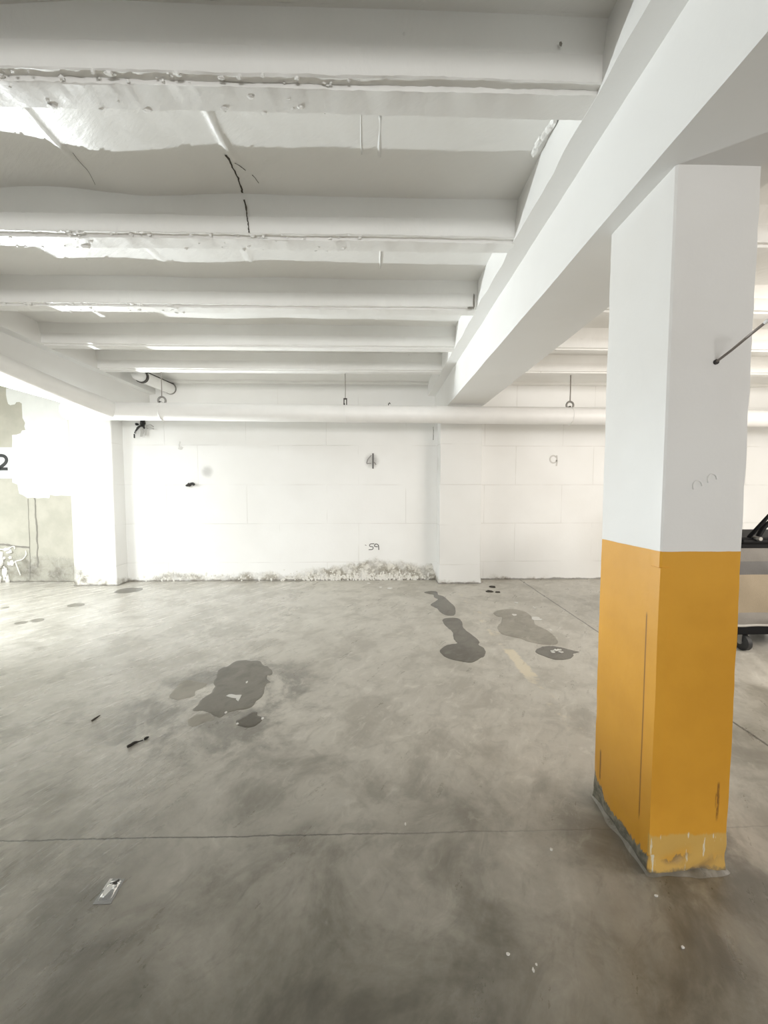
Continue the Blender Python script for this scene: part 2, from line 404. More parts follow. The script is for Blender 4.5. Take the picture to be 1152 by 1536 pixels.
# a painted stroke: ribbon of width w along points lying in a plane with normal nrm
def stroke(mb, pts, w, nrm, th=0.0015, taper=None):
    nrm = Vector(nrm); L, Rr = [], []
    for i, p in enumerate(pts):
        t = (pts[min(i + 1, len(pts) - 1)] - pts[max(i - 1, 0)]).normalized(); sd = t.cross(nrm).normalized()
        ww = w * (taper(i / (len(pts) - 1)) if taper else 1.0) * 0.5
        L.append(p + sd * ww); Rr.append(p - sd * ww)
    n = len(pts); vs = L + Rr + [q + nrm * th for q in L] + [q + nrm * th for q in Rr]
    fs = []
    for i in range(n - 1):
        fs += [(2 * n + i, 2 * n + i + 1, 3 * n + i + 1, 3 * n + i), (i, n + i, n + i + 1, i + 1), (i, i + 1, 2 * n + i + 1, 2 * n + i), (n + i, 3 * n + i, 3 * n + i + 1, n + i + 1)]
    fs += [(0, 2 * n, 3 * n, n), (n - 1, 2 * n - 1, 4 * n - 1, 3 * n - 1)]
    mb.add(vs, fs); return mb

# ------------------------------------------------------------------ the room
WB, PF = 5.95, 5.70                 # back wall, pilaster front
XL, XR, YN = -10.5, 9.5, -15.0        # far ends of the room
SLAB, JB, SOF = 3.045, 2.845, 2.478 # slab underside, joist underside, girder underside
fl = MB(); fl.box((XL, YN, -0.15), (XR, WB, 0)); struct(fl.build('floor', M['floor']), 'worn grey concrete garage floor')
wb = MB(); wb.box((XL, WB, 0), (XR, WB + 0.2, 3.2)); WALL = struct(wb.build('wall_back', M['wall']), 'white painted block wall with damp along its foot')
w = MB(); w.box((XR, YN, 0), (XR + 0.2, WB, 3.2)); struct(w.build('wall_right', M['roomwall']))
w = MB(); w.box((XL, YN - 0.2, 0), (-3.2, YN, 3.2)); w.box((3.2, YN - 0.2, 0), (XR, YN, 3.2)); w.box((-3.2, YN - 0.2, 2.0), (3.2, YN, 3.2)); struct(w.build('wall_front', M['greywall']))
OY0, OY1, OZ = 2.6, 5.7, 2.40       # vehicle opening to the street in the left wall
w = MB(); w.box((XL - 0.2, YN, 0), (XL, OY0, 3.2)); w.box((XL - 0.2, OY1, 0), (XL, WB, 3.2)); w.box((XL - 0.2, OY0, OZ), (XL, OY1, 3.2))
struct(w.build('wall_left', M['roomwall']))
w = MB(); w.box((-4.3, YN, 0), (-4.1, 2.7, 3.2)); struct(w.build('wall_light_blocker', M['greywall']))  # added unseen wall that shades the near floor from the left
w = MB(); w.box((XL - 12, -24, -0.15), (XL, 14, -0.01)); w.box((XL, -24, -0.15), (XR, YN, -0.01)); struct(w.build('ground', M['ground']))

# slab with hand-laid waves and formwork seams
def seam_d(x, y, pts):
    best = 9
    for (x0, y0), (x1, y1) in zip(pts, pts[1:]):
        dx, dy = x1 - x0, y1 - y0; t = max(0, min(1, ((x - x0) * dx + (y - y0) * dy) / (dx * dx + dy * dy)))
        best = min(best, math.hypot(x - x0 - dx * t, y - y0 - dy * t))
    return best
RIDGES = [([at_z(*p, SLAB).to_2d()[:] for p in [(38, 160), (62, 190), (82, 213), (105, 232), (118, 242)]], 0.012, 0.020),
          ([at_z(*p, SLAB).to_2d()[:] for p in [(312, 168), (325, 195), (340, 222), (352, 240)]], 0.012, 0.022),
          ([at_z(*p, SLAB).to_2d()[:] for p in [(222, 370), (243, 390), (262, 412)]], 0.009, 0.018),
          ([at_z(*p, SLAB).to_2d()[:] for p in [(366, 368), (376, 392)]], 0.010, 0.018)]
def slab_z(x, y):
    left = max(0.0, min(1.0, (-0.55 - x) / 0.8))
    z = 0.020 * left * math.sin((x + 0.93) * 4.6 + 0.6 * math.sin(y * 2.0)) * (1.0 if y < 2.4 else 0.30)
    z += 0.008 * noise.noise(Vector((x * 1.6, y * 1.4, 3.3))) + 0.002 * noise.noise(Vector((x * 9, y * 9, 1.1)))
    for pts, hgt, wd in RIDGES:
        d = seam_d(x, y, pts)
        if d < wd * 3: z -= hgt * math.exp(-(d / wd) ** 2 * 2)
    return SLAB + z
JY = [-0.24, 0.60, 1.44, 2.285, 3.125, 3.965, 4.735]
mb = MB()
def seg(x0, x1, y0, y1, d):
    nu, nv = max(1, int((x1 - x0) / d)), max(1, int((y1 - y0) / d))
    mb.grid(nu, nv, lambda u, v: (x0 + (x1 - x0) * u, y0 + (y1 - y0) * v, slab_z(x0 + (x1 - x0) * u, y0 + (y1 - y0) * v)))
seg(-3.84, 1.2, 1.40, 2.40, 0.014); seg(-3.84, 1.2, 2.40, 4.0, 0.022); seg(-3.84, 1.2, 4.0, WB, 0.05); seg(-3.84, 1.2, YN, 1.40, 0.12)
seg(XL, -3.84, YN, WB, 0.3); seg(1.2, XR, YN, WB, 0.15)
mb.box((XL, YN, 3.12), (XR, WB, 3.3))
CEIL = struct(mb.build('ceiling', M['ceiling'], fix=False, smooth=True), 'white painted concrete slab sagging between the joists')
# raised plaster beads along the formwork joint that crosses the slab
sm = MB()
def bead(p0, p1, z, r0):
    pts = [p0.lerp(p1, t / 8) for t in range(9)]
    pts = [Vector((p.x + 0.004 * noise.noise(p * 9), p.y, z(p) if callable(z) else z)) for p in pts]
    sm.tube(pts, [r0 * (0.75 + 0.4 * noise.noise(p * 7)) for p in pts], 8)
bead(at_z(570, 172, SLAB), at_z(569, 236, SLAB), lambda p: slab_z(p.x, p.y) + 0.006, 0.015)
bead(at_z(541, 170, SLAB), at_z(542, 232, SLAB), lambda p: slab_z(p.x, p.y) + 0.001, 0.0045)
bead(at_z(571, 373, SLAB), at_z(570, 402, SLAB), lambda p: slab_z(p.x, p.y) + 0.002, 0.010)
sm.build('plaster_seam', M['seam'], CEIL, smooth=True)
# spalled paint beside the girder
sp = MB()
for k, (x, y) in enumerate([(803, 225), (808, 212), (815, 203), (823, 192), (829, 184)]):
    q = at_z(x, y, SLAB); sp.blob((q.x, q.y, q.z - 0.004), 0.022, (0.7, 1.4, 0.5), k)
sp.build('loose_plaster', M['ceiling'], CEIL)

def wob(x, s, a, f=3.0): return a * noise.noise(Vector((x * f, s * 7.3, s)))
JLABEL = {0: 'white concrete ceiling rib behind the camera'}
def joist(i, y0, x0, x1, rough):
    mb = MB(); n = int((x1 - x0) / 0.02)
    prof = [(-0.035, SLAB + 0.03), (-0.030, SLAB - 0.004), (-0.006, 2.962), (0.0, 2.952), (0.0, 2.861), (0.004, 2.857), (0.030, 2.860), (0.034, 2.846), (0.038, JB), (0.126, JB), (0.13, 2.85), (0.136, 2.96), (0.15, SLAB + 0.03)]
    vs, fs = [], []
    for k in range(n + 1):
        x = x0 + (x1 - x0) * k / n
        for j, (dy, z) in enumerate(prof):
            low = 3 <= j <= 10
            dz = (wob(x, i + 0.1 * j, 0.0035 * rough, 9) + wob(x, i + 2, 0.004 * rough, 2) + wob(x, i + j, 0.003 * rough, 40)) if low else 0
            d_ = wob(x, i + 5 + 0.05 * j, 0.006 * rough, 1.4) + (wob(x, i + j, 0.003 * rough, 30) if j in (4, 5, 6, 7, 8) else 0)
            vs.append((x, y0 + dy + d_, z + dz))
    m = len(prof)
    for k in range(n):
        for j in range(m - 1): fs.append((k * m + j, k * m + j + 1, (k + 1) * m + j + 1, (k + 1) * m + j))
    fs.append(tuple(range(m))); fs.append(tuple(range(n * m + m - 1, n * m - 1, -1)))
    mb.add(vs, fs)
    return mb
def crumbs(mb, y0, x0, x1, cnt, big, seed):
    rnd = random.Random(seed)
    for k in range(cnt):
        x = rnd.uniform(x0, x1); r = big * rnd.uniform(0.25, 1.0) ** 2 + 0.0025
        if rnd.random() < 0.65: c = (x, y0 + rnd.uniform(0.0, 0.036), 2.857 + rnd.uniform(-0.006, 0.003))
        elif rnd.random() < 0.6: c = (x, y0 + rnd.uniform(0.04, 0.125), JB - 0.0005)
        else: c = (x, y0 + 0.128, JB + rnd.uniform(-0.002, 0.006))
        mb.blob(c, r, (rnd.uniform(0.8, 2.2), rnd.uniform(0.7, 1.2), rnd.uniform(0.5, 1.0)), k * 1.37, 0.6, 5)
RIBS = []
for i, y0 in enumerate(JY):
    lft = joist(i, y0, -3.30, 0.825, 1.0 if i in (2, 3, 4) else 0.6)
    if i == 2: crumbs(lft, y0, -2.6, -0.0, 95, 0.007, 21)
    if i == 3: crumbs(lft, y0, -3.0, -0.0, 90, 0.007, 22); crumbs(lft, y0, -1.75, -1.62, 14, 0.016, 25); crumbs(lft, y0, -0.78, -0.62, 10, 0.013, 26)
    if i == 4: crumbs(lft, y0, -2.9, -1.6, 50, 0.008, 23); crumbs(lft, y0, -1.64, -1.54, 8, 0.018, 27)
    o = sharp(lft.build('ceiling_joist', M['ceiling'], fix=False), 25); struct(o); RIBS.append(o)
    rgt = joist(i + 20, y0, 1.37, XR, 0.5)
    struct(sharp(rgt.build('ceiling_joist', M['ceiling'], fix=False), 25))
    far = joist(i + 40, y0, XL, -3.84, 0.5)
    struct(sharp(far.build('ceiling_joist', M['ceiling'], fix=False), 25))
# the knocked-off edge at the girder end of the third visible rib
# bearing strip along the top of the back wall
for x0, x1 in ((-3.30, 0.83), (1.37, XR)):
    w = MB(); n = int((x1 - x0) / 0.05)
    w.grid(n, 3, lambda u, v: [(x0 + (x1 - x0) * u, WB - 0.001, 3.008 + wob(u * (x1 - x0), 3, 0.008, 3)), (x0 + (x1 - x0) * u, WB - 0.06, 3.012 + wob(u * (x1 - x0), 3, 0.008, 3)),
                               (x0 + (x1 - x0) * u, WB - 0.07, 3.02 + wob(u * (x1 - x0), 4, 0.005, 2)), (x0 + (x1 - x0) * u, WB - 0.075, 3.07)][round(v * 3)])
    struct(w.build('trim_1' if x0 < 0 else 'trim_2', M['ceiling'], fix=False))

# the two girders: a wide flange that carries the joists and a web below
def girder(name, xa, xb, fa, fb, label):
    mb = MB(); n = 360; vs, fs = [], []
    prof = [(fa, 3.06), (fa, 2.845), (xa, 2.838), (xa, SOF), (xb, SOF), (xb, 2.838), (fb, 2.845), (fb, 3.06)]
    m = len(prof)
    for k in range(n + 1):
        y = YN + (WB - YN) * k / n
        for j, (x, z) in enumerate(prof):
            dx = wob(y, j + xa, 0.003, 2.0) + wob(y, j, 0.0015, 14)
            if j in (1, 6): dx += wob(y, 3, 0.010, 4.5) + wob(y, 5, 0.004, 22)
            vs.append((x + dx, y, z + (wob(y, j + 3, 0.003, 2.5) if 0 < j < 7 else 0)))
    for k in range(n):
        for j in range(m - 1): fs.append((k * m + j, (k + 1) * m + j, (k + 1) * m + j + 1, k * m + j + 1))
    fs.append(tuple(range(m))); fs.append(tuple(range(n * m + m - 1, n * m - 1, -1)))
    mb.add(vs, fs)
    return struct(sharp(mb.build(name, M['beam'], fix=True), 30), label)
girder('ceiling_beam', 0.925, 1.378, 0.815, 1.47, 'white concrete beam running from the pillar to the back wall')
girder('ceiling_beam', -3.84, -3.38, -3.94, -3.29, 'white concrete beam above the bare plaster wall')
# wall bracket between girder and back wall (the girder bears on the pilaster)
for k, (xa, xb) in enumerate(((0.965, 1.592), (-4.415, -3.80))):
    w = MB(); n = 24; vs = []; fs = []
    for q in range(n + 1):
        z = SOF * q / n if k == 0 else 3.06 * q / n
        fl_ = 0.012 * math.exp(-z * 9)
        vs += [(xa - fl_ + wob(z, 1 + k, 0.004, 3), WB, z), (xa - fl_ + wob(z, 2 + k, 0.004, 3), PF - fl_, z), (xb + fl_ + wob(z, 3 + k, 0.004, 3), PF - fl_, z), (xb + fl_ + wob(z, 4 + k, 0.004, 3), WB, z)]
    for q in range(n):
        for j in range(3): fs.append((q * 4 + j, q * 4 + j + 1, (q + 1) * 4 + j + 1, (q + 1) * 4 + j))
    fs.append((n * 4, n * 4 + 1, n * 4 + 2, n * 4 + 3))
    w.add(vs, fs)
    o = sharp(w.build('wall_pilaster', M['wall'], fix=True), 30); struct(o, 'white painted pilaster carrying a ceiling beam'); bevel(o, 0.012, 2)

# dark cracks in slab, rib and wall (kept in the setting)
ck = MB()
def crack(pts, w, nrm, mat_mb, th=0.0012):
    pp = catmull(pts, 6, False)
    pp = [p + Vector((0.5 * w * noise.noise(p * 60), 0.5 * w * noise.noise(p * 50 + Vector((3, 0, 0))) if abs(nrm[2]) else 0, 0)) for p in pp]
    stroke(mat_mb, pp, w, nrm, th, lambda t: 0.45 + 0.9 * abs(noise.noise(Vector((t * 9, pts[0].x, 0.3)))))
yj = JY[3]
def on_slab(x, y):
    q = at_z(x, y, SLAB); return Vector((q.x, q.y, slab_z(q.x, q.y) - 0.0015))
crack([on_slab(339, 232), on_slab(347, 248), on_slab(357, 268), on_slab(364, 290)], 0.012, (0, 0, -1), ck)
crack([on_slab(352, 244), on_slab(359, 249), on_slab(368, 256)], 0.0035, (0, 0, -1), ck)
crack([on_slab(378, 263), on_slab(383, 268), on_slab(388, 275)], 0.003, (0, 0, -1), ck)
crack([on_slab(109, 228), on_slab(122, 243), on_slab(133, 258), on_slab(143, 278)], 0.0015, (0, 0, -1), ck)
crack([at_y(367, 300, yj - 0.031), at_y(370, 318, yj - 0.018), at_y(371, 328, yj - 0.006), at_y(373, 340, yj - 0.004), at_y(374, 349, yj - 0.004)], 0.010, (0, -1, 0.05), ck)
ck.build('crack', M['crack'], CEIL)
# small dark knocks at the girder end of the ribs
kn = MB()
kn.blob(at_y(711, 452, JY[4] - 0.004), 0.02, (0.35, 0.25, 3.0), 2.2, 0.5)
kn.blob(at_y(706, 462, JY[4]), 0.02, (1.4, 0.5, 0.4), 3.2, 0.5)
kn.blob(at_y(664, 531, JY[6] - 0.01), 0.014, (0.4, 0.3, 1.7), 1.2, 0.5)
kn.blob(at_y(841, 66, JY[2] - 0.018), 0.007, (0.8, 0.3, 1.2), 1.9, 0.3)
kn.build('chipped_edge', M['groove'], CEIL)

# ------------------------------------------------------------------ what is painted or broken on the back wall
def W(x, y, off=0.0): return at_y(x, y, WB - off)
zc = lambda a, b: (a / 4.8, 580 + b / 4.8)
outline = [(45, 12), (45, 60), (52, 100), (60, 125), (75, 134), (92, 130), (108, 128), (118, 112), (140, 110), (158, 122), (160, 165), (163, 225), (182, 262), (176, 285), (184, 312), (160, 315), (150, 335), (120, 345), (88, 348), (90, 390), (88, 440), (88, 600), (90, 690),
           (128, 705), (132, 735), (140, 770), (165, 780), (200, 802), (235, 798), (270, 804), (320, 800), (356, 803), (362, 778), (400, 786), (440, 783), (520, 786), (520, 12)]
slab('paint_patch', [W(*zc(*p)) for p in outline], (0, -1, 0), 0.003, M['patch'], WALL)
slab('paint_patch', [W(-40, 671), W(18.8, 671), W(18.8, 717.5), W(-40, 717.5)], (0, -1, 0), 0.002, M['numpatch'], WALL)
q = MB()
arc = [W(*zc(*p), 0.003) for p in [(-34, 520), (-27, 505), (-10, 497), (12, 496), (32, 502), (45, 517), (46, 535), (36, 553), (14, 572), (-12, 588)]]
stroke(q, catmull(arc, 4, False), 0.048, (0, -1, 0))
stroke(q, [W(*zc(-36, 593), 0.003), W(*zc(56, 592), 0.003)], 0.046, (0, -1, 0))
q.build('painted_number', M['black'], WALL)['label'] = 'black painted number 2'
# number 4 on its grey smudge
sm_ = [W(546 + 12 + 13 * math.cos(a) * (1 + 0.12 * math.sin(3 * a)), 691 + 13 * math.sin(a) * (1 + 0.12 * math.cos(2 * a))) for a in [k * math.pi / 12 for k in range(24)]]
def mat_fade(name, cx_, cz_, rx, rz, col, k):
    n = NT(name); P, X, Y, Z = n.pos()
    dx = n.math('DIVIDE', n.math('SUBTRACT', X, cx_), rx); dz = n.math('DIVIDE', n.math('SUBTRACT', Z, cz_), rz)
    d = n.math('SQRT', n.math('ADD', n.math('MULTIPLY', dx, dx), n.math('MULTIPLY', dz, dz)))
    a = n.step(n.math('ADD', d, n.math('MULTIPLY', n.math('SUBTRACT', n.noise(P, 6, 2), 0.5), 0.35)), 0.15, 0.78, k, 0.0)
    n.inp(Base_Color=col, Roughness=0.6, Alpha=a); return n.m
def smudge(x, y, rx, ry, col, k):
    c = W(x, y); o = slab('grey_smudge', [W(x - rx, y - ry), W(x + rx, y - ry), W(x + rx, y + ry), W(x - rx, y + ry)], (0, -1, 0), 0.0015,
                          mat_fade('smudged_paint', c.x, c.z, rx * WB / F_PX, ry * WB / F_PX, col, k), WALL)
smudge(558, 691, 17, 17, (0.56, 0.55, 0.53), 0.30)
smudge(311, 707, 14, 14, (0.60, 0.59, 0.57), 0.22)
q = MB()
stroke(q, [W(559.5, 680, .002), W(559.5, 703, .002)], 0.024, (0, -1, 0))
q.build('painted_number', M['greyink'], WALL)['label'] = 'worn grey painted number 4'
q = MB()
stroke(q, catmull([W(557, 683, .002), W(552, 689, .002), W(550, 695, .002)], 4, False), 0.017, (0, -1, 0))
stroke(q, [W(550, 695.5, .002), W(557, 695, .002)], 0.016, (0, -1, 0)); stroke(q, [W(561, 693, .002), W(564, 697, .002)], 0.018, (0, -1, 0))
q.build('painted_number', plain('thin_grey_paint', (0.33, 0.32, 0.31), 0.6), WALL)
# ghost of a painted-over 9
q = MB()
ring = [W(830 + 5 * math.cos(a), 689 + 5.5 * math.sin(a), .002) for a in [k * math.pi / 8 + 0.2 for k in range(15)]]
stroke(q, ring, 0.022, (0, -1, 0)); stroke(q, catmull([W(835, 683, .002), W(835.5, 692, .002), W(834.5, 699, .002)], 4, False), 0.024, (0, -1, 0))
q.build('painted_number', M['faint'], WALL)['label'] = 'ghost of a painted-over number 9'
# scribble low on the wall
q = MB(); s5 = lambda a, b: W(200 + a / 2.504, 630 + b / 2.504, .002)
stroke(q, catmull([s5(905, 465), s5(890, 466), s5(888, 474), s5(900, 477), s5(898, 486), s5(884, 487)], 4, False), 0.012, (0, -1, 0))
stroke(q, catmull([s5(922, 488), s5(920, 470), s5(910, 466), s5(906, 474), s5(918, 476)], 4, False), 0.014, (0, -1, 0))
stroke(q, [s5(870, 469), s5(876, 472)], 0.008, (0, -1, 0))
q.build('scribbled_mark', M['greyink'], WALL)
# vertical channels chased into the bare plaster
q = MB()
crack([W(*zc(*p), .001) for p in [(202, 808), (206, 950), (214, 1120), (216, 1260), (214, 1390)]], 0.014, (0, -1, 0), q)
q.build('crack', M['groove'], WALL)
q = MB()
crack([W(*zc(*p), .001) for p in [(250, 797), (256, 900), (266, 1030), (270, 1160), (272, 1300)]], 0.034, (0, -1, 0), q)
crack([W(*zc(*p), .001) for p in [(-60, 1135), (40, 1138), (110, 1150), (212, 1158)]], 0.05, (0, -1, 0), q)
q.build('crack', M['groove'], WALL)
# torn white plaster and foam under that crack
q = MB(); rnd = random.Random(5)
for k in range(34):
    a, b = rnd.uniform(-40, 90), rnd.uniform(1160, 1400)
    if a > 60 and b > 1300: continue
    p = W(*zc(a, b)); q.blob((p.x, WB - 0.004, max(p.z, 0.02)), rnd.uniform(0.015, 0.05), (1.0, 0.35, rnd.uniform(0.6, 1.8)), k, 0.8)
for pts in ([(-20, 1165), (20, 1172), (60, 1165), (100, 1150), (108, 1170)], [(185, 1180), (190, 1210), (160, 1245), (110, 1260), (90, 1290)], [(110, 1255), (130, 1310), (150, 1360)]):
    q.tube(catmull([W(*zc(*p), 0.004) for p in pts], 5, False), 0.009, 6)
q.build('plaster_clump', M['crust'], WALL, smooth=True)
# salt crust along the foot of the wall
q = MB(); rnd = random.Random(9)
for k in range(420):
    x = rnd.triangular(-1.5, 0.88, 0.1) if k < 330 else rnd.uniform(-3.6, 0.9)
    z = abs(rnd.gauss(0.045, 0.035)) if k < 300 else abs(rnd.gauss(0.07, 0.05))
    q.blob((x, WB, z), rnd.uniform(0.004, 0.017), (1, 0.5, rnd.uniform(0.8, 1.9)), k * 0.7, 0.7, 5)
q.build('salt_crust', M['crust'], WALL)
# plastered-over crack beside the pilaster
q = MB(); crack([W(650, 640, .001), W(650, 660, .001)], 0.012, (0, -1, 0), q); q.build('crack', M['groove'], WALL)
q = MB()
q.blob(W(270, 664), 0.018, (0.5, 0.3, 1.2), 1, .5); q.blob(W(271, 672), 0.026, (1.6, 0.3, 1.0), 2, .5); q.blob(W(269, 668), 0.02, (0.5, 0.4, 1.5), 3, .4)
q.build('chipped_plaster', M['smudge'], WALL)

# ------------------------------------------------------------------ pillar
PX0, PX1, PY0, PY1 = 1.0, 1.293, 1.31, 1.668
def ring_pts(z):
    pts = []; nx, ny = 14, 16; c = 0.006
    for k in range(nx + 1): pts.append((PX0 + c + (PX1 - PX0 - 2 * c) * k / nx, PY0))
    for k in range(ny + 1): pts.append((PX1, PY0 + c + (PY1 - PY0 - 2 * c) * k / ny))
    for k in range(nx + 1): pts.append((PX1 - c - (PX1 - PX0 - 2 * c) * k / nx, PY1))
    for k in range(ny + 1): pts.append((PX0, PY1 - c - (PY1 - PY0 - 2 * c) * k / ny))
    out = []
    for x, y in pts:
        v = Vector((x, y, z)); d = Vector((x - (PX0 + PX1) / 2, y - (PY0 + PY1) / 2, 0)).normalized()
        a = 0.002 * noise.noise(v * 3) + 0.0008 * noise.noise(v * 25)
        corner = min(abs(x - PX0), abs(x - PX1)) < 0.02 and min(abs(y - PY0), abs(y - PY1)) < 0.02
        if corner: a += 0.004 * min(0, noise.noise(v * 11))
        if z < 0.14: a += (0.014 - z * 0.1) * noise.noise(Vector((x * 14, y * 14, z * 18)))
        out.append(v + d * a)
    return out
mb = MB(); zs = [0, .012, .025, .04, .055, .07, .085, .1, .12, .14] + [0.14 + (SOF - 0.14) * k / 46 for k in range(1, 47)]
rings = [ring_pts(z) for z in zs]; m = len(rings[0]); vs = [p for r_ in rings for p in r_]; fs = []
for i in range(len(zs) - 1):
    for k in range(m): fs.append((i * m + k, i * m + (k + 1) % m, (i + 1) * m + (k + 1) % m, (i + 1) * m + k))
fs.append(tuple(range(m))); fs.append(tuple(range((len(zs) - 1) * m, len(zs) * m)))
mb.add(vs, fs)
for (x, y) in ((1046, 729), (1068, 719)):
    c = at_y(x, y, PY0); mb.tube([(c.x + 0.016 * math.cos(a), PY0 - 0.0005, c.z + 0.019 * math.sin(a)) for a in [k * math.pi / 10 for k in range(13)]], 0.0028, 6)
PIL = empty('pillar', ((PX0 + PX1) / 2, (PY0 + PY1) / 2, 0))
tag(PIL, 'square concrete pillar painted white above and yellow below with chipped foot', 'pillar', kind='thing')
sharp(mb.build('shaft', M['pillar'], PIL), 40)
g = MB(); t = 0.0035; LG = 0.045
prof = [(PX0 - t, PY0 + LG), (PX0 - t, PY0 - t), (PX0 + LG * 0.8, PY0 - t), (PX0 + LG * 0.8, PY0 + 0.001), (PX0 + 0.001, PY0 + 0.001), (PX0 + 0.001, PY0 + LG)]
nz_ = 30; vs = []; fs = []
for k in range(nz_ + 1):
    z = 0.075 + (1.13 - 0.075) * k / nz_
    for (x, y) in prof: vs.append((x + wob(z, 1, 0.0012, 5), y + wob(z, 2, 0.0012, 5), z))
for k in range(nz_):
    for j in range(6): fs.append((k * 6 + j, k * 6 + (j + 1) % 6, (k + 1) * 6 + (j + 1) % 6, (k + 1) * 6 + j))
fs += [tuple(range(6)), tuple(range(nz_ * 6, nz_ * 6 + 6))]
g.add(vs, fs); g.build('corner_guard', M['pillar'], PIL)
# cement collar at its foot
g = MB(); vs = []; fs = []; NN = 72
for k in range(NN):
    a = 2 * math.pi * k / NN; ca, sa = math.cos(a), math.sin(a)
    sc = 1 / max(abs(ca) / (0.147), abs(sa) / (0.179))
    cxp, cyp = (PX0 + PX1) / 2, (PY0 + PY1) / 2
    e = 0.016 + 0.014 * noise.noise(Vector((ca * 3, sa * 3, 0.7)))
    vs += [(cxp + ca * (sc - 0.01), cyp + sa * (sc - 0.01), 0.010 + 0.005 * noise.noise(Vector((ca * 6, sa * 6, 2)))), (cxp + ca * (sc + e * 0.4), cyp + sa * (sc + e * 0.4), 0.005), (cxp + ca * (sc + e), cyp + sa * (sc + e), 0.0005)]
for k in range(NN):
    k2 = (k + 1) % NN
    for j in range(2): fs.append((k * 3 + j, k2 * 3 + j, k2 * 3 + j + 1, k * 3 + j + 1))
g.add(vs, fs); g.build('cement_collar', M['floor'], PIL, smooth=True)
# rod sticking out of the pillar
p0 = at_y(1074, 543, PY0 - 0.003); p1 = at_y(1149, 483, PY0 - 0.16)
ROD = empty('metal_rod', p0); tag(ROD, 'thin grey metal rod sticking out of the white part of the pillar', 'rod')
g = MB(); g.tube([p0 + Vector((0, 0.02, 0)), p0, p0.lerp(p1, 0.35) + Vector((0, 0, -0.002)), p0.lerp(p1, 0.75), p1], 0.0042, 10); g.build('shank', M['rod'], ROD, smooth=True)
g = MB(); g.tube([p1 - (p1 - p0).normalized() * 0.004, p1 + (p1 - p0).normalized() * 0.004, p1 + Vector((0.012, -0.006, 0.004))], [0.0055, 0.0062, 0.0045], 10); g.build('hooked_tip', M['pipe'], ROD, smooth=True)
g = MB(); g.tube([p0 + Vector((0, 0.006, 0)), p0 + Vector((0, -0.004, 0))], 0.0085, 12); g.build('socket', M['darksteel'], ROD)

# ------------------------------------------------------------------ pipes
PY, PZ0, PRAD = 4.85, 2.362, 0.106
def pz(x): return PZ0 - 0.006 * (x + 1.5)
PIPE = empty('insulated_pipe', (-1.5, PY, PZ0 - PRAD))
tag(PIPE, 'long white lagged pipe hung across the room in front of the back wall', 'pipe')
g = MB(); xs = [-3.76 + k * 0.1 for k in range(int((XR - 0.3 + 3.76) / 0.1))]
pts = [(-3.775, PY, pz(-3.775)), (-3.77, PY, pz(-3.77)), (-3.755, PY, pz(-3.755))] + [(x, PY + wob(x, 2, 0.004, 1.2), pz(x) + wob(x, 1, 0.004, 1.3)) for x in xs[1:]]
rr = [0.085, 0.097, 0.104] + [PRAD + wob(x, 4, 0.002, 3) for x in xs[1:]]
g.tube(pts, rr, 28); sharp(g.build('main_run', M['pipe'], PIPE), 50)
g = MB(); a0 = Vector((-3.20, PY, pz(-3.2) + 0.004)); a1 = Vector((-3.255, 4.2, 2.438)); a2 = Vector((-3.295, 3.3, 2.532)); a3 = Vector((-3.297, 0.2, 2.60)); a4 = Vector((-3.297, -2.5, 2.64))
g.tube([a0 + Vector((0.02, 0.02, 0)), a0, a0.lerp(a1, 0.5), a1, a2, a3, a4], [0.104, 0.104, 0.103, 0.094, 0.080, 0.080, 0.080], 28); sharp(g.build('branch_run', M['pipe'], PIPE), 50)
g = MB(); g.blob((a0.x, a0.y - 0.01, a0.z), 0.112, (1.05, 0.85, 1.0), 0, 0.02, 18); g.build('elbow', M['pipe'], PIPE, smooth=True)
# hangers
def hanger(x, ztop, rodr, kind, label):
    zt = pz(x) + PRAD
    h = empty('pipe_hanger', (x, PY, zt - 0.03)); tag(h, label, 'hanger', 'hangers of the long white pipe')
    g = MB(); g.tube([(x, PY, ztop), (x + 0.002, PY, (ztop + zt) / 2), (x, PY, zt + 0.075)], rodr, 8); g.build('rod', M['rod'], h, smooth=True)
    g = MB()
    if kind == 'ring':
        g.tube([(x + 0.045 * math.sin(a), PY, zt + 0.028 + 0.045 * math.cos(a)) for a in [(-0.75 + 1.5 * k / 14) * math.pi for k in range(15)]], 0.012, 8)
    elif kind == 'buckle':
        for s in (-1, 1): g.box((x + s * 0.016 - 0.006, PY - 0.012, zt - 0.028), (x + s * 0.016 + 0.006, PY + 0.012, zt + 0.075))
        g.box((x - 0.022, PY - 0.012, zt + 0.068), (x + 0.022, PY + 0.012, zt + 0.082))
    else:
        g.box((x - 0.02, PY - 0.015, zt - 0.012), (x + 0.02, PY + 0.015, zt + 0.004)); g.tube([(x - 0.018, PY, zt), (x - 0.02, PY, zt + 0.028), (x - 0.004, PY, zt + 0.05), (x + 0.012, PY, zt + 0.026)], 0.006, 6)
    g.build('clamp', M['darksteel'] if kind != 'ring' else M['steel'], h)
    g = MB(); g.tube([(x - 0.012, PY - 0.03, zt + 0.006), (x - 0.012, PY + 0.03, zt + 0.006)], 0.011, 8); g.build('bolt', M['darksteel'], h)
    g = MB(); g.tube([(x + 0.004, PY + math.sin(a) * (PRAD + 0.003), pz(x) + math.cos(a) * (PRAD + 0.003)) for a in [2 * math.pi * k / 24 for k in range(25)]], 0.0045, 6, False); g.build('strap', M['pipe'], h, smooth=True)
def px_x(x): return at_y(x, 605, PY).x
hanger(px_x(243), JB + 0.01, 0.005, 'ring', 'pipe hanger with a round clamp beside the capped pipe end under the ceiling')
hanger(px_x(518), JB + 0.01, 0.004, 'buckle', 'pipe hanger with a narrow dark buckle near the middle of the white pipe')
